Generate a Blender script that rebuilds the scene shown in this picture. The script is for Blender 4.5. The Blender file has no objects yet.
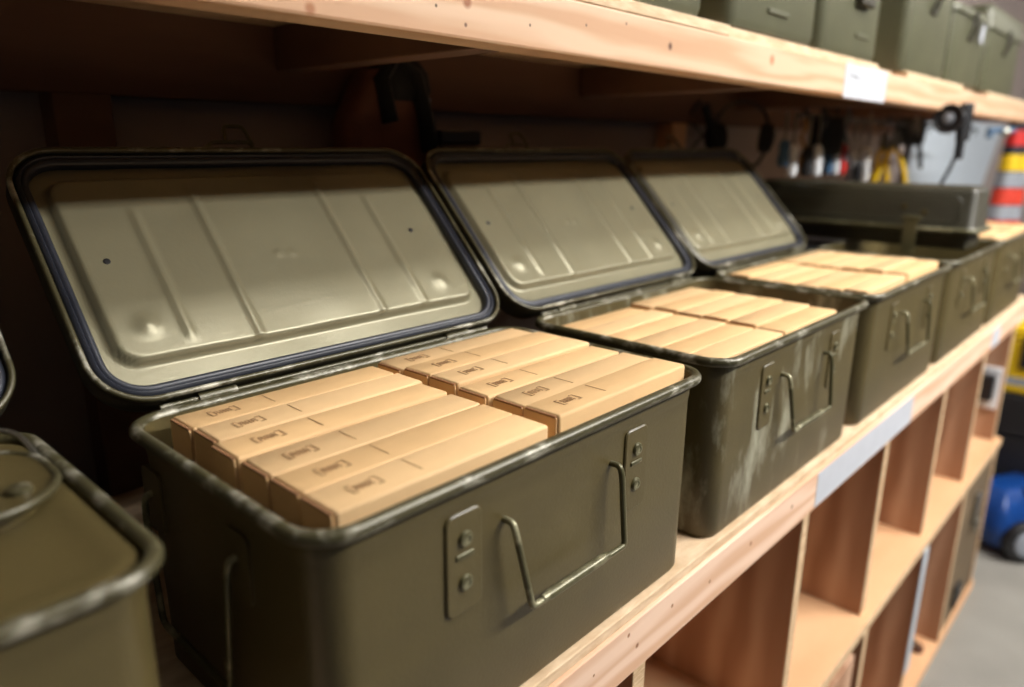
import bpy, bmesh, math, random
from mathutils import Vector, Matrix
random.seed(7)
SC = bpy.context.scene
COL = SC.collection

# ------------------------------------------------------------------ camera
F_PX, PITCH, YAW, ROLL = 733.36, 0.2654, 0.8271, 0.008
CAM = Vector((-0.1911, -0.3231, 0.2122))
FW = Vector((math.sin(YAW)*math.cos(PITCH), math.cos(YAW)*math.cos(PITCH), -math.sin(PITCH)))
_r = FW.cross(Vector((0, 0, 1))).normalized(); _u = _r.cross(FW)
RT = _r*math.cos(ROLL) + _u*math.sin(ROLL); UP = -_r*math.sin(ROLL) + _u*math.cos(ROLL)
def at(px, py, axis, val):
    """the point where the sight line of a photo pixel meets the plane axis = val"""
    d = FW*F_PX + RT*(px-512) + UP*(343.5-py)
    return CAM + d*((val-CAM[axis])/d[axis])
cd = bpy.data.cameras.new('camera'); co = bpy.data.objects.new('camera', cd); COL.objects.link(co)
cd.sensor_fit = 'HORIZONTAL'; cd.sensor_width = 36; cd.lens = F_PX/1024*36
cd.clip_start = 0.01; cd.clip_end = 60
m4 = Matrix((RT, UP, -FW)).transposed().to_4x4(); m4.translation = CAM
co.matrix_world = m4
cd.dof.use_dof = True; cd.dof.focus_distance = 0.66; cd.dof.aperture_fstop = 2.6
SC.camera = co

# ------------------------------------------------------------------ world, exposure
w = bpy.data.worlds.new('world'); SC.world = w; w.use_nodes = True
bg = w.node_tree.nodes['Background']; bg.inputs[0].default_value = (0.88, 0.93, 1.0, 1); bg.inputs[1].default_value = 0.04
SC.view_settings.view_transform = 'Standard'; SC.view_settings.look = 'None'
SC.view_settings.gamma = 1; SC.view_settings.exposure = -0.5; SC.view_settings.use_curve_mapping = False
# lamps over the aisle: (x, y, z, length, watts)
LAMPS = [(2.2, -1.65, 1.52, 2.7, 205, 50), (1.0, -.60, 1.58, 1.2, 20, 42), (6.0, -1.1, 1.52, 1.8, 22, 6)]   # last: added fill sent up to brighten the ceiling

# ------------------------------------------------------------------ materials
def srgb(r, g, b):
    f = lambda c: (c/255/12.92 if c/255 <= .04045 else ((c/255+.055)/1.055)**2.4)
    return (f(r), f(g), f(b), 1)
MATS = {}
def mat(name, col, rough=.5, metal=0, var=.12, scale=20, bump=0., bscale=200, stretch=(1, 1, 1), col2=None, spec=.5,
        wear=None, wear_scale=40, wear_lo=.62, wear_hi=.72, wear_stretch=(1, 1, 1), rings=False, bands='Z', spots=None, trans=None):
    if name in MATS: return MATS[name]
    m = bpy.data.materials.new(name); m.use_nodes = True; nt = m.node_tree; N = nt.nodes; L = nt.links
    b = N['Principled BSDF']; b.inputs['Roughness'].default_value = rough; b.inputs['Metallic'].default_value = metal
    b.inputs['Specular IOR Level'].default_value = spec
    tc = N.new('ShaderNodeTexCoord'); mp = N.new('ShaderNodeMapping'); mp.inputs['Scale'].default_value = stretch
    L.new(tc.outputs['Object'], mp.inputs['Vector'])
    nz = N.new('ShaderNodeTexNoise'); nz.inputs['Scale'].default_value = scale; nz.inputs['Detail'].default_value = 6
    L.new(mp.outputs[0], nz.inputs['Vector'])
    src = nz.outputs['Fac']
    if rings:
        wv = N.new('ShaderNodeTexWave'); wv.wave_type = 'BANDS'; wv.bands_direction = bands
        wv.inputs['Scale'].default_value = rings; wv.inputs['Distortion'].default_value = 9; wv.inputs['Detail'].default_value = 3
        wv.inputs['Detail Scale'].default_value = 1.5
        L.new(mp.outputs[0], wv.inputs['Vector'])
        mx0 = N.new('ShaderNodeMix'); mx0.inputs[0].default_value = .55
        L.new(nz.outputs['Fac'], mx0.inputs[2]); L.new(wv.outputs['Fac'], mx0.inputs[3]); src = mx0.outputs[0]
    rp = N.new('ShaderNodeValToRGB')
    c2 = col2 if col2 else tuple(max(0, c*(1-var*2.2)) for c in col[:3])+(1,)
    c3 = tuple(min(1, c*(1+var)) for c in col[:3])+(1,)
    rp.color_ramp.elements[0].color = c2; rp.color_ramp.elements[0].position = .25
    rp.color_ramp.elements[1].color = c3; rp.color_ramp.elements[1].position = .75
    L.new(src, rp.inputs[0]); out = rp.outputs[0]
    def overlay(out, fac, c):
        mx = N.new('ShaderNodeMix'); mx.data_type = 'RGBA'
        L.new(fac, mx.inputs[0]); L.new(out, mx.inputs[6]); mx.inputs[7].default_value = c
        return mx.outputs[2]
    if wear:
        mp2 = N.new('ShaderNodeMapping'); mp2.inputs['Scale'].default_value = wear_stretch
        L.new(tc.outputs['Object'], mp2.inputs['Vector'])
        n2 = N.new('ShaderNodeTexNoise'); n2.inputs['Scale'].default_value = wear_scale; n2.inputs['Detail'].default_value = 8
        n2.inputs['Roughness'].default_value = .65
        L.new(mp2.outputs[0], n2.inputs['Vector'])
        mr = N.new('ShaderNodeMapRange'); mr.inputs[1].default_value = wear_lo; mr.inputs[2].default_value = wear_hi
        L.new(n2.outputs['Fac'], mr.inputs[0]); out = overlay(out, mr.outputs[0], wear)
    for (sx, sy, sz, rad, sc) in (spots or []):      # knots and nail heads at fixed places of the wood
        d = N.new('ShaderNodeVectorMath'); d.operation = 'DISTANCE'
        L.new(tc.outputs['Object'], d.inputs[0]); d.inputs[1].default_value = (sx, sy, sz)
        mr = N.new('ShaderNodeMapRange'); mr.inputs[1].default_value = rad; mr.inputs[2].default_value = rad*.4
        L.new(d.outputs['Value'], mr.inputs[0]); out = overlay(out, mr.outputs[0], sc)
    L.new(out, b.inputs['Base Color'])
    if bump:
        nb = N.new('ShaderNodeTexNoise'); nb.inputs['Scale'].default_value = bscale; nb.inputs['Detail'].default_value = 4
        L.new(mp.outputs[0], nb.inputs['Vector'])
        bp = N.new('ShaderNodeBump'); bp.inputs['Strength'].default_value = bump; bp.inputs['Distance'].default_value = .002
        L.new(nb.outputs['Fac'], bp.inputs['Height']); L.new(bp.outputs[0], b.inputs['Normal'])
    if trans: b.inputs['Transmission Weight'].default_value = trans
    MATS[name] = m; return m

OLIVE = mat('olive_paint', srgb(87, 76, 45), .4, 0, .07, 14, .10, 350, wear=srgb(190, 188, 170), wear_scale=26, wear_lo=.735, wear_hi=.76, wear_stretch=(1, 1, .45))
OLIVE_SCUFF = mat('olive_paint_scuffed', srgb(87, 76, 45), .42, 0, .10, 14, .12, 350, wear=srgb(176, 174, 152), wear_scale=11, wear_lo=.52, wear_hi=.72, wear_stretch=(1.6, 1.6, .55))
OLIVE_SHEEN = mat('olive_inside_sheen', srgb(130, 125, 100), .35, .28, .05, 10, .06, 260, wear=srgb(200, 198, 180), wear_scale=30, wear_lo=.70, wear_hi=.75, wear_stretch=(.5, 1, 1))  # lid inside: olive greyed in its base colour to carry the reflected sheen
OLIVE_DK = mat('olive_paint_dark', srgb(52, 49, 35), .45, 0, .08, 14, .10, 300)
OLIVE_UP = mat('olive_paint_green', srgb(84, 84, 62), .45, 0, .07, 12, .10, 300)
RIM = mat('rim_worn_paint', srgb(78, 73, 50), .34, .15, .10, 30, .1, 300, wear=srgb(176, 172, 156), wear_scale=45, wear_lo=.52, wear_hi=.66, wear_stretch=(.5, .5, 1))
RUBBER = mat('gasket_rubber', srgb(44, 47, 56), .38, 0, .08, 40, .05, 200)
STEEL = mat('bare_steel', srgb(150, 148, 138), .3, .85, .08, 60, .05, 300)
WIRE = mat('wire_olive', srgb(92, 88, 62), .32, .25, .06, 40, wear=srgb(178, 172, 140), wear_scale=18, wear_lo=.52, wear_hi=.7)
KRAFT = mat('kraft_board', srgb(217, 178, 127), .72, 0, .035, 45, .08, 500, stretch=(.3, 1, 1))
KRAFT_B = mat('kraft_board_light', srgb(223, 186, 137), .72, 0, .035, 45, .08, 500, stretch=(.3, 1, 1))
KRAFT_EDGE = mat('kraft_cut_edge', srgb(150, 108, 72), .85, 0, .12, 300)
INK = mat('stamp_ink', srgb(174, 136, 95), .8, 0, .15, 400)
PINE = mat('pine_board', srgb(208, 175, 145), .6, 0, .05, 6, .06, 90, stretch=(.35, 1, 3), col2=srgb(193, 151, 116), rings=3.2,
           spots=[(.303, 0, .032, .007, srgb(150, 92, 56)), (.301, 0, .0125, .0025, srgb(100, 66, 44)), (.266, 0, .024, .002, srgb(90, 66, 48)),
                  (.388, 0, .022, .002, srgb(90, 66, 48)), (.478, 0, .032, .002, srgb(90, 66, 48)), (.552, 0, .042, .002, srgb(90, 66, 48)),
                  (.648, 0, .027, .006, srgb(92, 56, 36)), (.939, 0, .035, .010, srgb(186, 120, 84)), (.141, 0, .006, .006, srgb(160, 104, 64))])
PINE_LOW = mat('pine_board_pink', srgb(229, 196, 172), .6, 0, .05, 6, .06, 90, stretch=(.35, 1, 3), col2=srgb(214, 170, 138), rings=3.0,
           spots=[(1.521, 0, .048, .003, srgb(150, 100, 64)), (1.537, 0, .028, .0035, srgb(140, 92, 60)), (1.60, 0, .04, .003, srgb(150, 100, 64)),
                  (1.68, 0, .03, .003, srgb(150, 100, 64)), (1.78, 0, .034, .004, srgb(160, 104, 70)), (1.467, 0, .036, .002, srgb(150, 100, 64)), (1.90, 0, .037, .004, srgb(140, 92, 60))])
PLY = mat('plywood_face', srgb(190, 152, 124), .62, 0, .06, 5, .05, 80, stretch=(1, 1, .25), col2=srgb(166, 122, 92), rings=4, bands='Y',
          spots=[(0, .10, .22, .011, srgb(100, 64, 44)), (0, .16, .13, .009, srgb(100, 64, 44)), (0, .07, .34, .008, srgb(104, 66, 44)), (0, .045, .40, .007, srgb(110, 70, 46)), (0, .15, .30, .009, srgb(104, 66, 44))])
PLY_H = mat('plywood_shelf', srgb(226, 184, 142), .62, 0, .05, 5, .05, 80, stretch=(.3, 1, 1), col2=srgb(204, 150, 106))
PLY_EDGE = mat('plywood_edge', srgb(226, 202, 166), .75, 0, .10, 8, .2, 200, stretch=(6, 6, 60), col2=srgb(176, 134, 92))
OSB = mat('deck_edge', srgb(222, 198, 166), .8, 0, .10, 60, .5, 180, stretch=(.4, 1, 1.6), col2=srgb(190, 158, 122))
SHADEWOOD = mat('shadow_beam_wood', srgb(112, 80, 62), .75, 0, .08, 6, .05, 80, stretch=(.3, 1, 2), col2=srgb(90, 60, 44))  # beams and joists: shade under the shelf darkened into the wood colour
WALLM = mat('wall_paint_grey', srgb(160, 146, 141), .85, 0, .04, 3, .04, 60)
CONC = mat('concrete_floor', srgb(134, 131, 124), .7, 0, .08, 5, .1, 60)
CEIL = mat('ceiling_paint', srgb(225, 225, 222), .9, 0, .02, 3)
PAPER = mat('white_paper', srgb(186, 189, 197), .7, 0, .02, 30)
BLACK = mat('black_plastic', srgb(26, 26, 29), .45, 0, .1, 40)
BLACKC = mat('black_fabric', srgb(22, 22, 24), .85, 0, .1, 60)
BROWN = mat('brown_leather', srgb(104, 62, 44), .7, 0, .1, 30)
YELLOW = mat('yellow_plastic', srgb(222, 184, 20), .45, 0, .05, 30)
RED = mat('red_plastic', srgb(200, 40, 36), .45, 0, .05, 30)
ORANGE = mat('orange_red_fabric', srgb(200, 54, 32), .7, 0, .05, 30)
WHITEP = mat('white_plastic', srgb(225, 228, 232), .4, 0, .03, 30)
SILVER = mat('silver_tape', srgb(146, 152, 162), .4, .1, .05, 60)
BLUE = mat('blue_plastic', srgb(12, 58, 124), .35, 0, .08, 20)
BLUETOOL = mat('blue_grip', srgb(60, 96, 130), .5, 0, .08, 20)
PANEL = mat('grey_blue_board', srgb(186, 196, 206), .5, 0, .02, 5)
LAMPM = mat('lamp_housing', srgb(230, 230, 230), .5, 0, .02, 5)

# ------------------------------------------------------------------ mesh helpers
def mesh(name, V, F, m, smooth=False, angle=None):
    me = bpy.data.meshes.new(name); me.from_pydata([tuple(v) for v in V], [], F); me.update()
    b = bmesh.new(); b.from_mesh(me); bmesh.ops.recalc_face_normals(b, faces=b.faces); b.to_mesh(me); b.free()
    for x in (m if isinstance(m, (list, tuple)) else [m]): me.materials.append(x)
    if smooth:
        me.polygons.foreach_set('use_smooth', [True]*len(me.polygons))
        if angle: me.set_sharp_from_angle(angle=math.radians(angle))
    return me
def obj(name, me, parent=None, loc=(0, 0, 0), rot=(0, 0, 0)):
    o = bpy.data.objects.new(name, me); COL.objects.link(o); o.location = loc; o.rotation_euler = rot
    if parent: o.parent = parent
    return o
def tag(o, label, cat, group=None):
    o['label'] = label; o['category'] = cat
    if group: o['group'] = group
    return o
def empty(name, loc, rot=(0, 0, 0)):
    o = obj(name, None, None, loc, rot); o.empty_display_size = .05; return o
def struct(o): o['kind'] = 'structure'; return o
class MB:
    """collects shapes for one mesh"""
    def __init__(s): s.V = []; s.F = []
    def add(s, V, F):
        k = len(s.V); s.V += [Vector(v) for v in V]; s.F += [[i+k for i in f] for f in F]; return s
    def box(s, a, b, bev=0):
        bm = bmesh.new(); bmesh.ops.create_cube(bm, size=1)
        for v in bm.verts:
            v.co = Vector([(a[i]+b[i])/2 + v.co[i]*(b[i]-a[i]) for i in range(3)])
        if bev: bmesh.ops.bevel(bm, geom=list(bm.edges), offset=bev, segments=2, affect='EDGES', profile=.5)
        bm.verts.index_update()
        s.add([v.co.copy() for v in bm.verts], [[v.index for v in f.verts] for f in bm.faces]); bm.free(); return s
    def loft(s, rings, cap0=True, cap1=True):
        n = len(rings[0]); V = [v for r in rings for v in r]; F = []
        for i in range(len(rings)-1):
            for j in range(n): F.append([i*n+j, i*n+(j+1) % n, (i+1)*n+(j+1) % n, (i+1)*n+j])
        if cap0: F.append(list(range(n))[::-1])
        if cap1: F.append([(len(rings)-1)*n+j for j in range(n)])
        return s.add(V, F)
    def tube(s, P, r, seg=8, closed=False, flat=1.0, upv=None):
        P = [Vector(p) for p in P]; n = len(P); rings = []; last = None
        for i in range(n):
            if closed: t = P[(i+1) % n]-P[i-1]
            else: t = P[min(i+1, n-1)]-P[max(i-1, 0)]
            t.normalize()
            a = Vector(upv) if upv else (last if last is not None else (Vector((0, 0, 1)) if abs(t.z) < .9 else Vector((1, 0, 0))))
            a = (a - t*a.dot(t))
            if a.length < 1e-6: a = Vector((1, 0, 0)) - t*t.x
            a.normalize(); last = a; b_ = t.cross(a)
            rr_ = r[i] if isinstance(r, (list, tuple)) else r
            rings.append([P[i] + a*math.cos(2*math.pi*k/seg)*rr_*flat + b_*math.sin(2*math.pi*k/seg)*rr_ for k in range(seg)])
        if closed:
            V = [v for q in rings for v in q]; F = []
            for i in range(n):
                i2 = (i+1) % n
                for k in range(seg): F.append([i*seg+k, i*seg+(k+1) % seg, i2*seg+(k+1) % seg, i2*seg+k])
            return s.add(V, F)
        return s.loft(rings)
    def lathe(s, prof, o=(0, 0, 0), ax=(0, 0, 1), seg=16):
        ax = Vector(ax).normalized(); a = ax.orthogonal().normalized(); b_ = ax.cross(a); o = Vector(o)
        return s.loft([[o+ax*h+(a*math.cos(2*math.pi*k/seg)+b_*math.sin(2*math.pi*k/seg))*max(r, 1e-5) for k in range(seg)] for r, h in prof])
    def xf(s, M): s.V = [M @ v for v in s.V]; return s
    def build(s, name, m, smooth=False, angle=40): return mesh(name, s.V, s.F, m, smooth, angle if smooth else None)
def rr(x0, x1, y0, y1, r, n=6):
    P = []
    for cx, cy, a0 in ((x1-r, y1-r, 0), (x0+r, y1-r, 90), (x0+r, y0+r, 180), (x1-r, y0+r, 270)):
        for k in range(n+1):
            a = math.radians(a0+90*k/n); P.append((cx+r*math.cos(a), cy+r*math.sin(a)))
    return P
def rrz(x0, x1, y0, y1, r, z, off=0, n=6):
    return [Vector((x, y, z)) for x, y in rr(x0-off, x1+off, y0-off, y1+off, max(.001, r+off), n)]
def fillet(P, r, n=4):
    """polyline with rounded corners"""
    P = [Vector(p) for p in P]; out = [P[0]]
    for i in range(1, len(P)-1):
        a = (P[i-1]-P[i]); b_ = (P[i+1]-P[i]); q = min(r, a.length*.45, b_.length*.45)
        A = P[i]+a.normalized()*q; B = P[i]+b_.normalized()*q
        for k in range(n+1):
            t = k/n; out.append(A*(1-t)**2 + P[i]*2*t*(1-t) + B*t*t)
    out.append(P[-1]); return out
def clone(o, parent=None):
    c = o.copy(); COL.objects.link(c); c.parent = parent
    for ch in list(o.children): clone(ch, c)
    return c

# ------------------------------------------------------------------ the setting
FLOOR_Z = -1.19
L0, D0, H0 = .44, .2646, .2108              # crate length, depth, height; crate rims lie at z = 0
DECK_Z = -H0
WALL_Y = .64
struct(obj('floor', MB().box((-2.5, -3.2, FLOOR_Z-.05), (8, .8, FLOOR_Z)).build('floor', CONC)))
struct(obj('wall_back', MB().box((-2.5, WALL_Y, FLOOR_Z), (8, WALL_Y+.1, 1.75)).build('wall_back', WALLM)))
struct(obj('ceiling', MB().box((-2.5, -3.2, 1.75), (8, .8, 1.8)).build('ceiling', CEIL)))
struct(obj('wall_right', MB().box((7.2, -3.2, FLOOR_Z), (7.3, .64, 1.75)).build('wall_right', WALLM)))
def lamp(x, y, z, ln, watts, up, label):
    e = empty('ceiling_lamp', (x, y, z)); tag(e, label, 'lamp', 'ceiling lamps over the aisle')
    obj('housing', MB().loft([[Vector((-ln/2, a, b_)) for a, b_ in ((-.11, .0), (-.04, .09), (.04, .09), (.11, .0), (.1, .0), (.035, .08), (-.035, .08), (-.1, .0))],
                             [Vector((ln/2, a, b_)) for a, b_ in ((-.11, .0), (-.04, .09), (.04, .09), (.11, .0), (.1, .0), (.035, .08), (-.035, .08), (-.1, .0))]]).build('housing', LAMPM), e)
    for sx in (-1, 1): obj('hanger', MB().tube([(sx*ln*.35, 0, .085), (sx*ln*.35, 0, 1.75-z)], .004, 6).build('hanger', STEEL), e)
    ld = bpy.data.lights.new('tube_light', 'AREA'); ld.shape = 'RECTANGLE'; ld.size = ln*.96; ld.size_y = .13; ld.energy = watts
    ld.color = (1, .97, .93)
    lo = bpy.data.objects.new('tube_light', ld); COL.objects.link(lo); lo.parent = e; lo.location = (0, 0, .01)
    lo.rotation_euler = (math.radians(28), 0, 0)
    lu = bpy.data.lights.new('ceiling_fill', 'AREA'); lu.shape = 'RECTANGLE'; lu.size = ln*.96; lu.size_y = .08; lu.energy = up; lu.color = (1, .97, .93)  # added fill aimed upward, so the bright ceiling gives the lids their sheen
    lo = bpy.data.objects.new('ceiling_fill', lu); COL.objects.link(lo); lo.parent = e; lo.location = (0, 0, .1); lo.rotation_euler = (math.pi, 0, 0)
for i, (x, y, z, ln, wt, up) in enumerate(LAMPS):
    lamp(x, y, z, ln, wt, up, ['long white ceiling lamp above the aisle before the open crates', 'short white ceiling lamp close to the shelf front', 'long white ceiling lamp above the far end of the aisle'][i])

# ledger beam and posts on the wall below the upper shelf
struct(obj('trim_1', MB().box((-2.2, WALL_Y-.038, .262), (3.1, WALL_Y, .36), .002).build('trim', SHADEWOOD)))
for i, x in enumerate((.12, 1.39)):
    struct(obj('trim_%d' % (i+2), MB().box((x-.04, WALL_Y-.045, FLOOR_Z), (x+.02, WALL_Y, .262), .002).build('trim', PLY_H if i else SHADEWOOD)))

# ------------------------------------------------------------------ lower shelving
XA, XB = -1.2, 2.42
rack = empty('storage_rack', (0, 0, FLOOR_Z)); tag(rack, 'pale wooden cubby shelving carrying the row of green metal crates', 'shelving')
def rk(name, a, b_, m, bev=.0012, parent=rack):
    a = Vector(a); b_ = Vector(b_); o0 = Vector((a.x, a.y, a.z))
    return obj(name, MB().box((0, 0, 0), tuple(b_-a), bev).build(name, m), parent, o0-Vector((0, 0, FLOOR_Z)) if parent is rack else o0)
DK0 = -.2223
rk('deck', (XA, .0, DK0), (XB, .60, DECK_Z), OSB)
fb = rk('front_board', (XA, -.004, -.2802), (XB, .012, DK0), PINE_LOW)
obj('paper_strip', MB().box((0, -.0006, .003), (.46, 0, .0545)).build('paper_strip', PAPER), fb, (.785-XA, 0, 0))['label'] = 'blank white paper strip on the front board'
obj('paper_strip', MB().box((0, -.0006, .004), (.10, 0, .05)).build('paper_strip', PAPER), fb, (1.93-XA, 0, 0))
PX = [-.07, .370, .806, 1.183, 1.595, 1.99, 2.385]
MIDZ = -.662
for x in PX:
    e = .0105
    q = rk('partition', (x-e, .013, MIDZ), (x+e, .58, DK0), PLY)
    obj('partition_edge', MB().box((-.0004, -.0012, .001), (.0214, 0, -MIDZ+DK0-.001)).build('partition_edge', PLY_EDGE), q)
    q = rk('partition', (x-e, .0, -1.165), (x+e, .58, MIDZ-.02), PLY)
    obj('partition_edge', MB().box((-.0004, -.0012, .001), (.0214, 0, .48)).build('partition_edge', PLY_EDGE), q)
    if x == 1.595: obj('paper_strip', MB().box((-.006, -.004, .13), (.034, -.0015, .47), .0008).build('paper_strip', PANEL), q)['label'] = 'white strip on the partition edge'
q = rk('middle_shelf', (XA, -.004, MIDZ-.02), (XB, .58, MIDZ), PLY_H)
obj('shelf_edge', MB().box((0, -.0012, -.0002), (XB-XA, 0, .0202)).build('shelf_edge', PLY_EDGE), q)
rk('bottom_shelf', (XA, -.004, FLOOR_Z), (XB, .58, -1.165), PLY_H)
rk('back_panel', (XA, .58, FLOOR_Z), (XB, .592, DK0), PLY)

# ------------------------------------------------------------------ upper shelf
UY, UZ0, UZ1, UD = .189, .3025, .357, .3705
ush = empty('upper_shelf', (0, UY, UZ0)); tag(ush, 'rough pine shelf above the open crates with green boxes on top', 'shelf')
ub = obj('front_board', MB().box((-1.4, 0, 0), (3.12, .038, UZ1-UZ0), .003).build('front_board', PINE), ush)
def deckpiece(x0, x1, y0):
    obj('deck_board', MB().box((x0, y0, UZ1-UZ0), (x1, .43, UD-UZ0), .0015).build('deck_board', OSB), ush)
for x0, x1, y0 in ((-1.4, .02, .001), (.021, .80, .0), (.801, 1.44, .006), (1.441, 1.62, .03), (1.621, 2.12, .001), (2.121, 2.42, .03), (2.421, 3.12, .0)): deckpiece(x0, x1, y0)
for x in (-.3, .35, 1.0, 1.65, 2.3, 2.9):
    obj('joist', MB().box((x, .0385, .0), (x+.038, .41, UZ1-UZ0), .002).build('joist', SHADEWOOD), ush)
lab = obj('paper_label', MB().box((1.247, -.0008, -.003), (1.482, -.0002, .056)).build('paper_label', PAPER), ush); lab['label'] = 'white paper label with a faint pencil mark'
obj('pencil_mark', MB().box((1.27, -.001, .036), (1.31, -.0009, .0375)).box((1.285, -.001, .033), (1.33, -.0009, .0342)).build('pencil_mark', BLACK), lab)

# ------------------------------------------------------------------ crate
def crate_meshes():
    M = {}
    r = .030
    R = lambda off, z: rrz(0, L0, 0, D0, r, z, off, 8)
    outer = [(-.012, 0), (-.008, .0012), (-.0055, .006), (-.0048, .10), (-.0045, H0-.026), (-.0040, H0-.022), (-.0036, H0-.020), (-.0036, H0-.004)]
    inner = [(-.004, H0-.003), (-.005, H0-.02), (-.0065, H0-.03), (-.007, .02), (-.009, .006)]
    M['body'] = MB().loft([R(*q) for q in outer+inner]).build('body', OLIVE, True, 35)
    M['body_scuffed'] = M['body'].copy(); M['body_scuffed'].materials[0] = OLIVE_SCUFF
    M['rim'] = MB().tube([Vector((p[0], p[1], H0-.0035)) for p in rr(-.0012, L0+.0012, -.0012, D0+.0012, r, 10)], .0052, 10, True, upv=(0, 0, 1)).build('rim', RIM, True, 80)
    # front handle (bail)
    hx0, hx1 = .158, .291; zt, zb = H0-.050, H0-.122
    path = [(hx0, .008, zt), (hx0, -.004, zt+.001), (hx0, -.007, zt-.006), (hx0+.014, -.012, zb), (hx1+.002, -.012, zb), (hx1, -.007, zt-.006), (hx1, -.004, zt+.001), (hx1, .008, zt)]
    M['handle'] = MB().tube(fillet(path, .0045, 4), .0027, 8).build('handle', WIRE, True, 60)
    sl = [(x, -.012, zb+.0012) for x in [hx0+.026+(hx1-hx0-.048)*k/10 for k in range(11)]]
    M['grip_sleeve'] = MB().tube(sl, [.0030]+[.0042]*9+[.0030], 10, flat=1.0).build('grip_sleeve', WIRE, True, 60)
    # handle plate with rivets
    P = rr(0, .034, 0, .078, .006, 4)
    M['handle_plate'] = MB().loft([[Vector((x, y, z)) for x, z in P] for y in (.0025, .0004)] +
                                 [[Vector((.017+(x-.017)*.93, -.0006, .039+(z-.039)*.97)) for x, z in P]]).build('handle_plate', OLIVE, True, 30)
    M['rivet'] = MB().lathe([(.0062, 0), (.0062, .0012), (.0052, .0026), (.003, .0030), (.0028, .0024), (.0, .0024)], ax=(0, -1, 0), seg=14).build('rivet', WIRE, True, 40)
    M['slot'] = MB().box((0, -.0016, 0), (.017, .0004, .0042), .0011).build('slot', WIRE, True, 50)
    # side bail
    for s, nm in ((-1, 'side_handle'), (1, 'side_handle_b')):
        X = 0 if s < 0 else L0
        p = [(X-s*.006, .10, H0-.052), (X+s*.003, .10, H0-.052), (X+s*.005, .102, H0-.066), (X+s*.006, .112, H0-.158), (X+s*.006, .222, H0-.158), (X+s*.005, .232, H0-.066), (X+s*.003, .234, H0-.052), (X-s*.006, .234, H0-.052)]
        M[nm] = MB().tube(fillet(p, .008, 4), .0027, 8).build('side_handle', WIRE, True, 60)
        Q = rr(-.016, .016, -.026, .026, .006, 4)
        M[nm+'_plate'] = MB().loft([[Vector((X+s*a, y, z)) for y, z in Q] for a in (-.006, -.002)]).build('side_plate', OLIVE, True, 30)
    # hinge
    h = MB().tube([(0, 0, 0), (.034, 0, 0)], .0052, 10)
    h.box((.001, -.010, -.004), (.033, 0, -.001), .0006).box((.001, 0, .000), (.033, .009, .0028), .0006)
    M['hinge'] = h.build('hinge', RIM, True, 40)
    M['hinge_rod'] = MB().tube([(.03, 0, 0), (L0-.03, 0, 0)], .0026, 8).build('hinge_rod', RIM, True, 60)
    # ---- lid: x along the hinge, y away from it, z = inner side
    o = .011
    E = lambda off, z: rrz(-o, L0+o, 0, D0+.004, .044, z, off, 9)
    M['lid'] = MB().loft([E(-.016, -.0055), E(-.0155, -.004), E(-.0045, .0005), E(-.003, .0045), E(-.001, .0052), E(0, .004), E(0, -.014), E(-.003, -.021), E(-.010, -.024), E(-.06, -.024), E(-.07, -.027)], cap0=False).build('lid', OLIVE_DK, True, 40)
    M['lid_rim'] = MB().tube([Vector((p[0], p[1], .005)) for p in rr(-o+.001, L0+o-.001, .001, D0+.003, .043, 10)], .0026, 8, True, upv=(0, 0, 1)).build('lid_rim', RIM, True, 80)
    g = MB()
    ring = []
    base = rr(-o, L0+o, 0, D0+.004, .044, 10)
    prof = [(-.0045, .000), (-.0055, .0035), (-.0085, .0045), (-.0098, .0028), (-.0115, .0042), (-.0145, .0036), (-.016, .0005), (-.016, -.0055)]
    g.loft([[Vector((x, y, z)) for x, y in rr(-o-a, L0+o+a, 0-a, D0+.004+a, .044+a, 10)] for a, z in prof], False, False)
    M['gasket'] = g.build('gasket', RUBBER, True, 70)
    # pressed inner panel, height field
    nx, ny = 150, 92; x0, x1, y0, y1 = -o+.012, L0+o-.012, .012, D0+.004-.012
    px0, px1, py0, py1, pr = .014, L0-.014, .036, D0-.026, .022
    def sdf(x, y, a, b_, c, d, q):
        u = abs(x-(a+b_)/2)-(b_-a)/2+q; v = abs(y-(c+d)/2)-(d-c)/2+q
        return math.hypot(max(u, 0), max(v, 0)) + min(max(u, v), 0) - q
    ss = lambda t: (lambda k: k*k*(3-2*k))(min(1, max(0, t)))
    ribs = [(.079, .058, .19, .0045), (.141, .028, .215, .0042), (.284, .028, .215, .0042), (.342, .046, .19, .0045)]
    bumps = [(.048, .071, .009, .0035), (.380, .066, .009, .0030), (.199, .13, .004, .0012), (.214, .129, .004, .0012), (.12, .19, .02, -.0012), (.31, .10, .03, -.0010), (.23, .06, .03, .0009)]
    def h(x, y):
        d = sdf(x, y, px0, px1, py0, py1, pr); pm = ss(-d/.0055); z = -.0055 + .0082*pm
        for rx, ra, rb, rw in ribs:
            t = abs(x-rx)/rw
            if t < 2 and ra-.02 < y < rb+.02:
                e = ss((y-ra+.012)/.012)*ss((rb+.012-y)/.012) if ra > .03 else 1*ss((rb+.012-y)/.012)
                z += .0024*pm*e*max(0, 1-t*t*.45)**2 if t < 1.49 else 0
        for bx, by, br, bh in bumps:
            z += bh*math.exp(-((x-bx)**2+(y-by)**2)/(br*br))
        z += .0007*math.sin(x*21+1)*math.sin(y*26) + .0004*math.sin(x*47)*math.cos(y*39)
        return z
    V = []; F = []; keep = {}
    for j in range(ny+1):
        for i in range(nx+1):
            x = x0+(x1-x0)*i/nx; y = y0+(y1-y0)*j/ny
            s = sdf(x, y, x0, x1, y0, y1, .032)
            if s < .004: keep[(i, j)] = len(V); V.append((x, y, h(x, y)))
    for j in range(ny):
        for i in range(nx):
            q = [(i, j), (i+1, j), (i+1, j+1), (i, j+1)]
            if all(k in keep for k in q): F.append([keep[k] for k in q])
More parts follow.
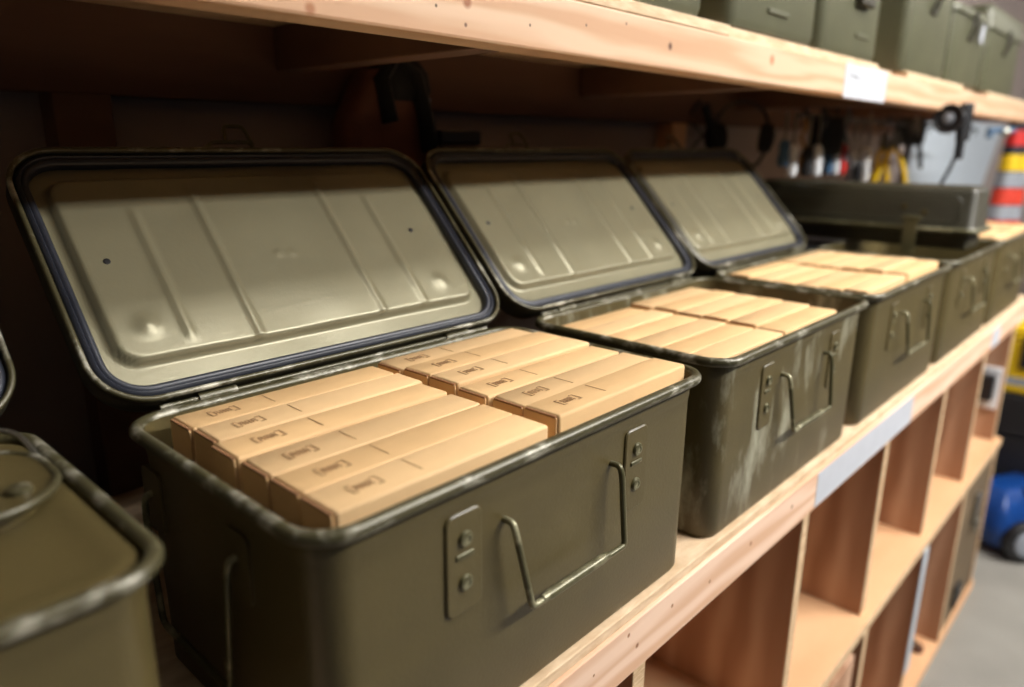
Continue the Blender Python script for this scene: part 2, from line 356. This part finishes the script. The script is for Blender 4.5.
    M['panel'] = mesh('panel', V, F, OLIVE_SHEEN, True)
    M['hole'] = MB().lathe([(.0030, 0), (.0030, .0006), (.0024, .0008), (0, .0003)], seg=12).build('hole', BLACK, True, 40)
    # latch on the free edge, a wire bail on a plate
    l = MB().box((-.030, -.012, -.018), (.030, .008, -.0155), .0006)
    l.tube(fillet([(-.028, .004, -.014), (-.034, .014, -.012), (-.020, .026, -.012), (.024, .026, -.012), (.028, .004, -.014)], .005, 3), .0024, 6)
    l.tube(fillet([(-.004, .026, -.012), (.002, .050, -.012), (.026, .050, -.012), (.026, .022, -.012)], .006, 3), .0024, 6)
    M['latch'] = l.build('latch', WIRE, True, 50)
    return M
CM = crate_meshes()
LID_A = math.radians(90-43.5)
def crate(x, y, label, lid=True, scuffed=False, lid_a=LID_A, hinges=True):
    e = empty('metal_crate', (x, y, DECK_Z)); tag(e, label, 'crate', 'green metal crates on the lower shelf')
    obj('body', CM['body_scuffed' if scuffed else 'body'], e); obj('rim', CM['rim'], e)
    hd = obj('handle', CM['handle'], e); obj('grip_sleeve', CM['grip_sleeve'], hd)
    for px in (.098, .308):
        p = obj('handle_plate', CM['handle_plate'], e, (px+.002, .0030, H0-.105))
        for z in (.0245, .058): obj('rivet', CM['rivet'], p, (.017, -.0004, z))
        obj('slot', CM['slot'], p, (.008, -.0004, .0435))
    for nm in ('side_handle', 'side_handle_b'):
        q = obj('side_handle', CM[nm], e)
        for sy in (.10, .234): obj('side_plate', CM[nm+'_plate'], q, (0, sy, H0-.058))
    if hinges:
        obj('hinge_rod', CM['hinge_rod'], e, (0, D0+.0075, H0+.001))
        for px in (.062, .345): obj('hinge', CM['hinge'], e, (px, D0+.0075, H0+.001))
    if lid:
        l = obj('lid', CM['lid'], e, (-.009 if x > .2 else -.002, D0+.008, H0+.0065), (lid_a, 0, 0)); l['label'] = 'open lid leaning back with a black gasket'
        obj('panel', CM['panel'], l); obj('gasket', CM['gasket'], l)['label'] = 'black rubber gasket'
        obj('lid_rim', CM['lid_rim'], l); obj('latch', CM['latch'], l, (L0/2, D0+.004, 0))
        obj('hole', CM['hole'], l, (.039, .141, .0026)); obj('hole', CM['hole'], l, (.381, .142, .0026))
    return e
X1, X2, X3, X4, X5 = 0, .4811, .9509, 1.4117, 1.875
crate(-.061-L0, .040, 'green metal crate at the left edge, with an inner cover filling its top')
crate(X1, 0, 'nearest open green metal crate full of cartons, its whole lid in view')
crate(X2, 0, 'open green metal crate with pale scuff marks across its front', scuffed=True)
crate(X3, 0, 'farthest of the green metal crates that have a raised lid')
crate(X4, 0, 'green metal crate with a dark case laid across its top', lid=False, hinges=False)
crate(X5, 0, 'farthest green metal crate at the right end of the shelf', lid=False, hinges=False)

# ------------------------------------------------------------------ cartons
CW = .0373; CL = .194; CH = .196
def carton_mesh(m, seed):
    rnd = random.Random(seed); bm = bmesh.new()
    nx = 8; V = []; F = []
    b = MB().box((0, 0, 0), (CL, CW, CH), .0024)
    me = b.build('cardboard_carton', m, True, 50)
    for v in me.vertices:          # the top bulges a little and its corners are soft
        if v.co.z > CH*.9: v.co.z += rnd.uniform(-.0006, .0006); v.co.y += rnd.uniform(-.0005, .0005)
    return me
CARTONS = [carton_mesh(KRAFT if i % 2 else KRAFT_B, i) for i in range(4)]
fl = MB().box((-.0022, .002, .02), (-.0006, CW-.0015, CH-.0022), .0004)
FLAP = fl.build('end_flap', KRAFT)
TUCK = MB().box((-.0024, .003, CH-.0024), (-.0002, CW-.003, CH-.0008)).build('flap_edge', KRAFT_EDGE)
def stamp_mesh():
    b = MB(); z0, z1 = CH+.0003, CH+.0006; y0 = CW*.5
    def bar(x0, x1, a, c): b.box((x0, y0+a, z0), (x1, y0+c, z1))
    bar(.022, .0228, -.006, .006); bar(.022, .026, .0052, .006); bar(.022, .026, -.006, -.0052)
    bar(.0448, .0456, -.006, .006); bar(.041, .0456, .0052, .006); bar(.041, .0456, -.006, -.0052)
    for gx in (.0262, .0312, .0362):
        bar(gx, gx+.0008, -.0035, .0035); bar(gx, gx+.0034, .0028, .0036); bar(gx+.0028, gx+.0036, -.0035, .003)
        bar(gx, gx+.003, -.0005, .0003)
    return b.build('stamp', INK)
STAMP = stamp_mesh()
LINE = MB().box((.074, CW*.25, CH+.0003), (.0745, CW*.85, CH+.0006)).build('fold_mark', INK)
ORD = ['front', 'second', 'third', 'fourth', 'fifth', 'back']
def cartons(cx, cy, xl, xr, y0, top, name, grp, rows=6, jit=.0018, skip=(), sx=1.0):
    pitch = CW+.0009 if cx == X1 else CW+.0002
    for col, xs in ((0, xl), (1, xr)):
        for k in range(rows):
            if (col, k) in skip: continue
            dz = random.uniform(-.0025, .0015); dx = random.uniform(-jit, jit)*(1.8 if cx == X1 and k else 1)
            z = DECK_Z+.0066
            o = obj('cardboard_carton', CARTONS[(k+col) % 4], None, (cx+xs+dx, cy+y0+k*pitch, z), (0, 0, random.uniform(-.004, .004)))
            o.scale.x = sx; o.scale.z = (top+dz+(.003 if col else 0)-z)/CH
            pos = 'frontmost' if k == 0 else ('rearmost' if k == rows-1 else ORD[k]+' from the front')
            tag(o, 'brown cardboard carton, %s in the %s row of %s' % (pos, 'left' if col == 0 else 'right', name), 'carton', grp)
            obj('end_flap', FLAP, o); obj('flap_edge', TUCK, o); 
            if cx == X1: obj('stamp', STAMP, o); obj('fold_mark', LINE, o)
cartons(X1, 0, .0265, .2325, .0145, .004, 'the nearest crate', 'cartons in the nearest crate')
cartons(X2, 0, .017, .193, .019, -.007, 'the scuffed crate', 'cartons in the scuffed crate', sx=.88)
cartons(X3, 0, .020, .224, .018, .002, 'the third open crate', 'cartons in the third open crate')
cartons(X5, 0, .020, .224, .018, .006, 'the farthest crate', 'cartons in the farthest crate')

# ------------------------------------------------------------------ inner cover of the leftmost crate
cv = empty('inner_cover', (-.061-L0, .040, -.012)); tag(cv, 'olive metal inner cover with a raised oval plate, lying in the leftmost crate', 'cover')
b = MB(); R = lambda off, z: rrz(0, L0, 0, D0, .034, z, off, 8)
b.loft([R(-.008, 0), R(-.0055, .004), R(-.0055, .008), R(-.010, .0095), R(-.020, .0075), R(-.03, .007)])
obj('plate', b.build('plate', OLIVE, True, 40), cv)
hp = obj('oval_plate', MB().loft([rrz(.17, .428, .095, .205, .045, z, o_, 8) for z, o_ in ((.006, -.012), (.016, -.01), (.018, 0), (.021, .001), (.0225, -.002), (.0215, -.006), (.0205, -.012))]).build('oval_plate', OLIVE, True, 40), cv)
obj('plate_rim', MB().tube([Vector((p[0], p[1], .0215)) for p in rr(.17, .428, .095, .205, .045, 8)], .0028, 8, True, upv=(0, 0, 1)).build('plate_rim', RIM, True, 80), hp)
for p in ((.405, .125), (.36, .185), (.25, .12)): obj('rivet', MB().lathe([(.0075, 0), (.007, .003), (.004, .0045), (0, .005)], (p[0], p[1], .0205)).build('rivet', RIM, True, 50), hp)
obj('wire_clip', MB().tube(fillet([(.37, .207, .020), (.40, .222, .034), (.425, .205, .032), (.430, .180, .018)], .012, 4), .002, 6).build('wire_clip', STEEL, True, 60), cv)

# ------------------------------------------------------------------ dark case laid across crate four
cs = empty('metal_case', (1.57, .006, .0035)); tag(cs, 'dark olive metal case with a hanging strap laid across an open crate', 'case')
W_, D_, H_ = .14, .49, .13
Rc = lambda off, z: rrz(0, W_, 0, D_, .02, z, off, 5)
obj('body', MB().loft([Rc(-.02, 0), Rc(-.014, .002), Rc(-.012, .03), Rc(-.004, .036), Rc(-.004, .04)]).build('body', OLIVE_DK, True, 40), cs)
ld_ = obj('lid', MB().loft([Rc(-.002, .0405), Rc(-.001, .046), Rc(-.004, .05), Rc(-.006, .118), Rc(-.012, .127), Rc(-.022, .130)]).build('lid', OLIVE_DK, True, 40), cs)
obj('ledge', MB().tube([Vector((p[0], p[1], .0405)) for p in rr(-.002, W_+.002, -.002, D_+.002, .02, 6)], .006, 8, True, upv=(0, 0, 1)).build('ledge', WIRE, True, 80), cs)
# pressed rounded frame on the side that faces the near crates
fr = rr(.03, D_-.03, .058, .112, .018, 6)
obj('pressed_frame', MB().tube([Vector((-.0055+.9*.0, y, z)) for y, z in fr], .0022, 6, True, upv=(1, 0, 0)).build('pressed_frame', OLIVE_DK, True, 80), ld_)
for y, z in ((.10, .075), (.14, .085)): obj('rivet', MB().lathe([(.007, 0), (.006, .0025), (0, .003)], (.006, y, z), (-1, 0, 0), 12).build('rivet', OLIVE, True, 50), ld_)
st = MB().box((-.0115, .105, -.012), (-.0085, .133, .068), .001).box((-.014, .100, .060), (-.007, .138, .068), .002)
obj('strap', st.build('strap', WIRE), cs)

# ------------------------------------------------------------------ boxes on the upper shelf
def upper_box(x0, x1, y0, d, h, label, name='metal_box', clasp=True, lidz=None, side_clasp=False, m=OLIVE_UP):
    e = empty(name, (x0, y0, UD)); tag(e, label, 'box', 'green metal boxes on the upper shelf'); w_ = x1-x0
    lz = lidz or h*.78
    Rb = lambda off, z: rrz(0, w_, 0, d, .022, z, off, 6)
    obj('body', MB().loft([Rb(-.008, 0), Rb(-.003, .003), Rb(-.002, .008), Rb(0, .014), Rb(0, lz)]).build('body', m, True, 40), e)
    obj('lid', MB().loft([Rb(.001, lz+.0005), Rb(.006, lz+.001), Rb(.006, lz+.016), Rb(.003, lz+.02), Rb(.001, h-.006), Rb(-.006, h)]).build('lid', m, True, 40), e)
    if clasp:
        cx = w_*.5; c = MB().box((cx-.02, -.006, lz-.055), (cx+.02, .001, lz-.043), .002)
        q = obj('clasp', c.build('clasp', OLIVE_DK), e)
        obj('clasp_wire', MB().tube(fillet([(cx-.012, -.004, lz-.048), (cx-.016, -.012, lz-.02), (cx-.012, -.009, lz+.012), (cx+.012, -.009, lz+.012), (cx+.016, -.012, lz-.02), (cx+.012, -.004, lz-.048)], .008, 3), .0035, 6).build('clasp_wire', OLIVE_DK, True, 60), q)
    return e
YB = .196
upper_box(.10, .43, YB, .26, .24, 'leftmost green metal box on the upper shelf, cut off by the picture top')
upper_box(.445, .742, YB, .26, .24, 'first green metal box on the upper shelf left of the box with a raised bar')
eb = upper_box(.80, 1.105, YB-.004, .26, .24, 'green metal box with a raised bar and lettering on the upper shelf')
obj('raised_bar', MB().box((.115, -.0035, .030), (.185, .002, .037), .0015).build('raised_bar', OLIVE_UP), eb)
lt = MB()
for k in range(4):
    gx = .130+k*.013
    lt.box((gx, -.0008, .056), (gx+.002, .001, .070)); lt.box((gx, -.0008, .056), (gx+.008, .001, .058))
    if k % 2: lt.box((gx+.006, -.0008, .056), (gx+.008, .001, .070))
obj('lettering', lt.build('lettering', BLACK), eb)
ec = upper_box(1.135, 1.425, YB, .26, .24, 'green metal box with a dark latch just right of the box with a raised bar', clasp=False)
obj('latch', MB().box((.14, -.014, .088), (.21, .001, .104), .003).box((.16, -.010, .10), (.19, .001, .16), .003).build('latch', OLIVE_DK), ec)
obj('raised_bar', MB().box((.16, -.003, .036), (.225, .002, .044), .0015).build('raised_bar', OLIVE_UP), ec)
upper_box(1.60, 1.93, YB, .26, .26, 'tall green metal can with a wire clasp above the paper label', 'ammunition_can', lidz=.185)
upper_box(1.955, 2.30, YB, .26, .19, 'middle green metal can with a flat lid near the right end of the upper shelf', 'ammunition_can', lidz=.165)
upper_box(2.34, 2.80, YB, .26, .23, 'last green metal can at the right end of the upper shelf', 'ammunition_can', lidz=.165)
tagp = obj('paper_tag', MB().box((0, -.001, 0), (.03, 0, .045)).build('paper_tag', PAPER), None, (2.20, YB-.0075, UD+.12), (0, .35, 0))
tag(tagp, 'small white paper tag on the front of a green can', 'tag')

# ------------------------------------------------------------------ hanging tools under the upper shelf
TY = .42
rail = empty('tool_rail', (1.62, TY, .285)); tag(rail, 'black rail of hanging hand tools under the upper shelf', 'rail')
obj('bar', MB().tube([(0, 0, 0), (1.85, 0, 0)], .006, 8).build('bar', BLACK, True, 60), rail)
for k in range(14): obj('hook', MB().tube(fillet([(.02+k*.135, 0, .006), (.02+k*.135, -.018, .004), (.02+k*.135, -.020, -.018), (.02+k*.135, -.008, -.022)], .008, 3), .0022, 6).build('hook', BLACK, True, 60), rail)
for k in (.049, .699, 1.299): obj('bracket', MB().box((k-.01, -.004, .004), (k+.01, .004, .0170)).build('bracket', BLACK), rail)
def hung(name, px, py, label, cat, y=TY-.02, rot=0):
    p = at(px, py, 1, y); e = empty(name, p, (0, 0, -YAW+rot)); tag(e, label, cat, 'tools hanging under the upper shelf'); return e
def cord(px, py, ln, label, y=TY-.02, m=BLACK, r=.004, w_=.006):
    e = hung('hanging_cord', px, py, label, 'cord', y)
    P = [(w_*math.sin(k*.7)*(.4+.6*k/12), .006*math.cos(k), -ln*k/12) for k in range(13)]
    obj('cable', MB().tube(P, r, 6).build('cable', m, True, 60), e); obj('plug', MB().lathe([(.004, 0), (.009, .006), (.009, .03), (.005, .036)], P[-1], (0, 0, -1), 10).build('plug', m, True, 50), e)
def screwdriver(px, py, label, m, ln=.24, y=TY-.02, rot=0., tilt=0.):
    e = hung('screwdriver', px, py, label, 'screwdriver', y, rot)
    if e.location.x < 1.85: ln = min(ln, e.location.z-.145)      # ends above the case; e.rotation_euler.y = tilt
    obj('shaft', MB().lathe([(.003, 0), (.003, ln*.5), (.0035, ln*.52)], (0, 0, 0), (0, 0, -1), 8).build('shaft', STEEL, True, 50), e)
    obj('handle', MB().lathe([(.006, ln*.5), (.010, ln*.53), (.013, ln*.6), (.011, ln*.75), (.014, ln*.9), (.011, ln), (.003, ln*1.01)], (0, 0, 0), (0, 0, -1), 10).build('handle', m, True, 60), e)
def pliers(px, py, label, m, ln=.2, spread=.05, y=TY-.02, rot=0):
    e = hung('pliers', px, py, label, 'pliers', y, rot)
    obj('jaws', MB().loft([[Vector((x, yy, z)) for x, yy in ((-a, -.006), (a, -.006), (a, .006), (-a, .006))] for z, a in ((0, .004), (-.02, .011), (-.045, .016), (-.06, .012))]).build('jaws', STEEL, True, 30), e)
    for s_ in (-1, 1):
        P = [(s_*.004, s_*.003, -.05), (s_*.016, s_*.002, -.07), (s_*spread*.32, 0, -.11), (s_*spread*.45, 0, -.16), (s_*spread*.5, 0, -ln)]
        obj('handle', MB().tube(fillet(P, .02, 3), .0075, 8).build('handle', m, True, 60), e)
# ear defenders
e = hung('ear_defenders', 744, 100, 'black ear defenders hanging beside the wooden post', 'ear defenders', .53)
obj('headband', MB().tube([(.065*math.cos(math.radians(a)), 0, -.065+.065*math.sin(math.radians(a))*.95) for a in range(0, 181, 12)], .008, 8, flat=.5).build('headband', BLACK, True, 60), e)
for s_ in (-1, 1): obj('ear_cup', MB().lathe([(.012, -.02), (.032, -.014), (.036, .0), (.034, .014), (.02, .018), (.004, .012)], (s_*.062, 0, -.088), (-s_, .3, .1), 14).build('ear_cup', BLACKC, True, 50), e)
obj('cable', MB().tube([(.062, 0, -.12), (.05, .01, -.15), (.01, .012, -.165), (-.04, .01, -.15), (-.07, 0, -.13)], .004, 6).build('cable', BLACK, True, 60), e)
e = hung('shoulder_strap', 701, 100, 'tangled black webbing strap hanging left of the ear defenders', 'strap', .585)
obj('webbing', MB().tube([(0, 0, 0), (-.025, .01, -.04), (.01, 0, -.08), (-.02, .005, -.12), (.02, 0, -.145), (.05, 0, -.12), (.03, .01, -.06), (.01, 0, -.01)], .011, 8, flat=.35).build('webbing', BLACKC, True, 60), e)
screwdriver(788, 112, 'blue-gripped screwdriver hanging right of the ear defenders', BLUETOOL, .12)
cord(806, 118, .08, 'tan cord hanging right of the blue-gripped screwdriver', m=mat('tan_cord', srgb(150, 110, 60), .7))
e = hung('tool_pouch', 830, 112, 'black fabric tool pouch hanging in the middle of the rail', 'pouch')
obj('bag', MB().loft([rrz(-.04, .04, -.014, .014, .012, z, o_, 4) for z, o_ in ((-.105, -.008), (-.095, 0), (-.05, .002), (-.02, -.002), (-.012, -.006))]).build('bag', BLACKC, True, 60), e)
obj('belt_loop', MB().tube([(-.02, 0, -.012), (-.02, -.004, .008), (0, -.004, .014), (.02, -.004, .008), (.02, 0, -.012)], .004, 6).build('belt_loop', BLACKC, True, 60), e)
cord(826, 106, .12, 'thin black cord hanging in front of the tool pouch', y=TY-.05)
cord(850, 108, .10, 'grey cord hanging left of the red-gripped screwdriver', y=TY-.05, m=mat('grey_cord', srgb(90, 92, 100), .5))
for k, (px, py, m_, lb, ln, tl) in enumerate([
    (797, 112, WHITEP, 'white-handled screwdriver hanging leftmost on the rail', .17, 0), (812, 116, BLACK, 'black-handled screwdriver between the white-handled ones at the left', .15, .05),
    (822, 113, WHITEP, 'second white-handled screwdriver from the left on the rail', .17, .06), (833, 118, BLUETOOL, 'blue-handled screwdriver between two white-handled ones', .15, -.05),
    (841, 116, WHITEP, 'third white-handled screwdriver from the left on the rail', .17, .04), (848, 112, RED, 'red-gripped screwdriver hanging mid-rail', .17, -.18),
    (857, 118, WHITEP, 'white-handled screwdriver just right of the red-gripped one', .17, 0.05), (872, 112, WHITEP, 'long white-handled screwdriver hanging left of the yellow pliers', .19, .0),
    (864, 120, BLACK, 'black-handled screwdriver hanging left of the yellow pliers', .21, .03)]):
    screwdriver(px, py, lb, m_, ln, TY-.02-.012*(k % 3), tilt=tl)
pliers(897, 130, 'large pliers with bright yellow handles hanging before the grey board', YELLOW, .30, .11)
pliers(886, 132, 'small yellow-handled pliers half hidden behind the large pair', YELLOW, .13, .05, y=TY+.02)
pliers(918, 116, 'black-handled pliers hanging right of the yellow pliers', BLACK, .16, .07)
e = hung('tool_pouch', 912, 118, 'small black pouch hanging right of the yellow pliers', 'pouch', TY+.02)
obj('bag', MB().loft([rrz(-.05, .05, -.014, .014, .012, z, o_, 4) for z, o_ in ((-.09, -.012), (-.08, 0), (-.04, .002), (-.01, -.002), (.0, -.006))]).build('bag', BLACKC, True, 60), e)
# clip-on lamp at the shelf's front board
p = at(957, 118, 1, UY-.030); e = empty('clip_lamp', p, (0, 0, -YAW)); tag(e, 'black clip-on work lamp clamped to the upper shelf edge', 'lamp')
obj('head', MB().lathe([(.012, -.05), (.022, -.045), (.026, -.02), (.036, .02), (.036, .028), (.03, .024), (.0, .018)], (-.01, 0, -.005), (-.75, -.55, .1), 16).build('head', BLACK, True, 50), e)
obj('clamp', MB().box((.008, -.012, -.055), (.034, .012, .036), .004).build('clamp', BLACK), e)
obj('lens', MB().lathe([(.014, 0), (.01, .003), (0, .004)], (-.030, -.016, -.002), (-.75, -.55, .1), 14).build('lens', SILVER, True, 60), e)
obj('spring', MB().box((.010, -.01, -.10), (.026, .010, -.05), .004).build('spring', BLACK), e)
obj('cable', MB().tube([(.012, 0, -.09), (.002, .004, -.13), (-.022, .01, -.19), (-.04, .016, -.23), (-.05, .02, -.27)], .005, 6).build('cable', BLACK, True, 60), e)
p = at(1000, 129, 1, UY+.02); e = empty('screw_clamp', p, (0, 0, -YAW)); tag(e, 'small steel clamp fixed under the far end of the upper shelf', 'clamp')
obj('frame', MB().box((-.04, -.008, -.012), (.05, .008, .004), .003).box((-.04, -.008, -.03), (-.025, .008, -.012), .003).build('frame', BLUETOOL), e)
obj('knob', MB().lathe([(.006, -.01), (.013, -.006), (.013, .008), (.006, .012)], (.01, -.016, -.012), (0, -1, 0), 12).build('knob', STEEL, True, 50), e)

# things behind the lids, deep in the shade
p = at(385, 150, 1, .55); e = empty('leather_pouch', (p.x, .56, .12)); tag(e, 'brown leather pouch with black straps behind the nearest lid', 'pouch')
obj('bag', MB().loft([rrz(-.075*k, .075*k, -.03, .03, .02, z, 0, 4) for z, k in ((0, .8), (.06, 1), (.12, .95), (.17, .55), (.19, .35))]).build('bag', BROWN, True, 60), e)
obj('strap', MB().tube([(-.01, -.034, .12), (-.02, -.03, .175), (.01, -.02, .205), (.04, -.03, .185), (.055, -.036, .12), (.06, -.036, .08)], .02, 8, flat=.5).build('strap', BLACKC, True, 60), e)
obj('flap', MB().loft([rrz(-.012, .075, -.036, .03, .02, z, o_, 4) for z, o_ in ((.150, -.004), (.165, .002), (.190, -.002), (.205, -.014), (.208, -.02))]).build('flap', BLACKC, True, 60), e)
obj('buckle', MB().box((.046, -.046, .12), (.058, -.04, .155), .002).build('buckle', SILVER), e)
p = at(448, 150, 1, .56); e = empty('dark_box', (p.x, .56, .02)); tag(e, 'small dark box standing behind the gap between the first two lids', 'box')
obj('body', MB().box((-.04, -.03, 0), (.04, .03, .19), .004).build('body', BLACK), e); obj('lid', MB().box((-.043, -.033, .191), (.043, .033, .212), .004).build('lid', BLACK), e)

# ------------------------------------------------------------------ far end
P4 = [(at(a, b_, 1, .6).x, at(a, b_, 1, .6).z) for a, b_ in ((900, 200), (926, 117), (1004, 125), (978, 196))]
P4 += [(P4[3][0]-.5, P4[3][1]-.9), (P4[0][0]-.3, P4[0][1]-.9)]
bd = obj('grey_board', MB().loft([[Vector((x, y, z)) for x, z in P4] for y in (.6, .615)]).build('grey_board', PANEL)); tag(bd, 'pale grey-blue board leaning behind the far tools', 'board')
cab = empty('tool_cabinet', (2.95, -.25, FLOOR_Z)); tag(cab, 'black tool cabinet standing beyond the end of the shelving', 'cabinet')
obj('body', MB().box((0, 0, .03), (.5, .78, .53), .006).build('body', BLACK), cab)
for k in range(3): obj('drawer', MB().box((-.012, .02, .05+k*.16), (-.001, .76, .20+k*.16), .003).build('drawer', BLACK), cab)
for q in ((.04, .04), (.46, .04), (.04, .74), (.46, .74)): obj('foot', MB().lathe([(.02, 0), (.02, .03)], (q[0], q[1], 0)).build('foot', BLACK), cab)
yt = empty('yellow_case', (2.95, -.02, FLOOR_Z+.531))
tag(yt, 'yellow and black plastic tool case on the black cabinet', 'tool case')
obj('body', MB().box((0, -.10, 0), (.3, .30, .20), .012).build('body', YELLOW), yt)
obj('lid', MB().box((-.004, -.104, .201), (.304, .304, .25), .012).build('lid', YELLOW), yt)
for y in (.0, .16): obj('latch', MB().box((-.016, y, .10), (-.0045, y+.07, .215), .004).build('latch', BLACK), yt)
obj('label_strip', MB().box((-.0015, -.08, .03), (0, .28, .06)).build('label_strip', SILVER), yt)
# hi-vis jacket hanging from the shelf end
jp = at(1017, 140, 1, .24)
jk = empty('safety_jacket', (jp.x, .24, -.12), (0, 0, -YAW)); jk.scale = (.66, .8, .95); tag(jk, 'orange and yellow striped safety jacket hanging at the far right', 'jacket')
def band(z0, z1, m, name, off=0):
    n = 28; rings = []
    for i in range(int((z1-z0)/.02)+2):
        z = z0+(z1-z0)*i/(int((z1-z0)/.02)+1)
        rings.append([Vector(((.105+off-.05*z/.5)*math.cos(2*math.pi*k/n)+.02*z, (.045+off)*math.sin(2*math.pi*k/n)*(1+.13*math.sin(5*2*math.pi*k/n+z*4)), z)) for k in range(n)])
    return obj(name, MB().loft(rings).build(name, m, True, 50), jk)
band(0, .46, mat('navy_fabric', srgb(34, 36, 48), .8), 'body')
for z0, z1, m_, nm in ((.01, .06, ORANGE, 'orange_band'), (.064, .12, SILVER, 'reflective_band'), (.124, .19, ORANGE, 'orange_band'), (.194, .255, SILVER, 'reflective_band'), (.26, .325, YELLOW, 'yellow_band'), (.36, .42, RED, 'red_band')): band(z0, z1, m_, nm, .003)
obj('hanger', MB().tube(fillet([(-.07, 0, .455), (0, 0, .50), (.085, 0, .455)], .02, 3), .004, 6).tube([(0, 0, .49), (0, 0, .58)], .003, 6).build('hanger', BLACK, True, 60), jk)
# blue machine on the floor
bl = empty('floor_vacuum', (2.78, -.02, FLOOR_Z), (0, 0, -.5)); tag(bl, 'blue plastic machine with a round wheel on the concrete floor', 'machine')
obj('body', MB().loft([rrz(-.11, .30, -.075, .16, .05, z, o_, 6) for z, o_ in ((.03, -.03), (.05, -.004), (.11, .0), (.17, -.015), (.22, -.05), (.235, -.07))]).build('body', BLUE, True, 60), bl)
obj('wheel', MB().lathe([(.02, -.02), (.07, -.018), (.078, -.008), (.078, .008), (.07, .018), (.02, .02)], (-.03, -.10, .0785), (.35, 1, 0), 20).build('wheel', BLACK, True, 40), bl)
obj('hub', MB().lathe([(.05, 0), (.045, .008), (.02, .012), (0, .012)], (-.037, -.119, .078), (-.35, -1, 0), 18).build('hub', SILVER, True, 40), bl)
obj('hose', MB().tube(fillet([(.05, -.02, .22), (.06, -.10, .24), (.10, -.22, .20), (.16, -.34, .16), (.30, -.5, .06)], .08, 4), .026, 10).build('hose', BLUE, True, 60), bl)

# ------------------------------------------------------------------ things in the cubbies
for k, (m_, th, lb) in enumerate(((mat('slate_card', srgb(70, 90, 110), .6), .004, 'blue-grey card leaning in the cubby under the nearest crate'), (PAPER, .006, 'white board leaning in the cubby under the nearest crate'), (OSB, .010, 'pale wooden strip leaning in the cubby under the nearest crate'), (PLY_H, .018, 'thick orange-brown plywood offcut leaning in the cubby under the nearest crate'))):
    x = .392+k*.021
    o = obj('leaning_offcut', MB().box((0, 0, 0), (th, .24, .30-.012*k), .001).build('leaning_offcut', m_), None, (x, .045+.01*k, MIDZ+.0015), (0, 0, 0)); tag(o, lb, 'offcut', 'offcuts in the first cubby')
bn = empty('plywood_bin', (.835, .004, -1.165)); tag(bn, 'open plywood bin pushed into the lower cubby below the scuffed crate', 'bin')
obj('front', MB().box((0, 0, 0), (.31, .012, .435), .001).build('front', PLY), bn); obj('base', MB().box((0, .012, 0), (.31, .5, .012)).build('base', PLY), bn)
for x in (0, .298): obj('side', MB().box((x, .012, .012), (x+.012, .5, .435), .001).build('side', PLY), bn)
obj('back', MB().box((.012, .488, .012), (.298, .5, .435)).build('back', PLY), bn)
q = empty('thin_rod', (1.78, .05, -1.165)); tag(q, 'thin dark rod lying in a lower cubby beside the dark wooden box', 'rod')
obj('rod', MB().tube([(-.08, 0, .20), (.12, -.02, .008)], .006, 8).build('rod', BLACK, True, 60), q); obj('tip', MB().lathe([(.012, 0), (.014, .012), (.008, .024)], (.12, -.02, 0)).build('tip', BROWN, True, 60), q)
wb = empty('wooden_box', (2.003, .002, -1.165)); tag(wb, 'dark weathered wooden box in the last lower cubby', 'box')
WOODBOX = mat('weathered_box_wood', srgb(104, 86, 62), .8, 0, .12, 8, .1, 90, stretch=(.4, 1, 3))
for k in range(3): obj('plank', MB().box((0, 0, .005+k*.155), (.365, .014, .155+k*.155), .003).build('plank', WOODBOX), wb)
obj('shell', MB().box((.004, .0145, .004), (.361, .45, .46), .003).build('shell', WOODBOX), wb)
obj('latch', MB().box((.16, -.012, .30), (.20, -.0005, .40), .002).box((.165, -.02, .28), (.195, -.011, .32), .002).build('latch', STEEL), wb)
obj('foot_bracket', MB().box((.10, -.010, .05), (.16, -.0005, .12), .002).build('foot_bracket', BLACK), wb)
hk = empty('wall_charger', (2.376, .02, -.50)); tag(hk, 'white and black plastic holder fixed inside the last upper cubby', 'holder')
obj('backplate', MB().box((-.014, 0, -.06), (0, .07, .07), .003).build('backplate', WHITEP), hk); obj('device', MB().box((-.045, .01, -.03), (-.0145, .06, .05), .006).build('device', BLACK), hk)

tb = empty('dark_box', (1.37, .32, DECK_Z)); tag(tb, 'added black box hiding the lit wall behind the crate with the case', 'box')  # added dark box, covers the pale lit wall seen past the case
obj('body', MB().loft([rrz(0, .50, 0, .25, .02, z, o_, 4) for z, o_ in ((0, -.02), (.004, -.014), (.16, -.004), (.165, 0), (.17, 0))]).build('body', BLACK, True, 40), tb)
obj('lid', MB().loft([rrz(0, .50, 0, .25, .02, z, o_, 4) for z, o_ in ((.1705, -.002), (.172, .004), (.190, .004), (.196, -.006))]).build('lid', BLACK, True, 40), tb)
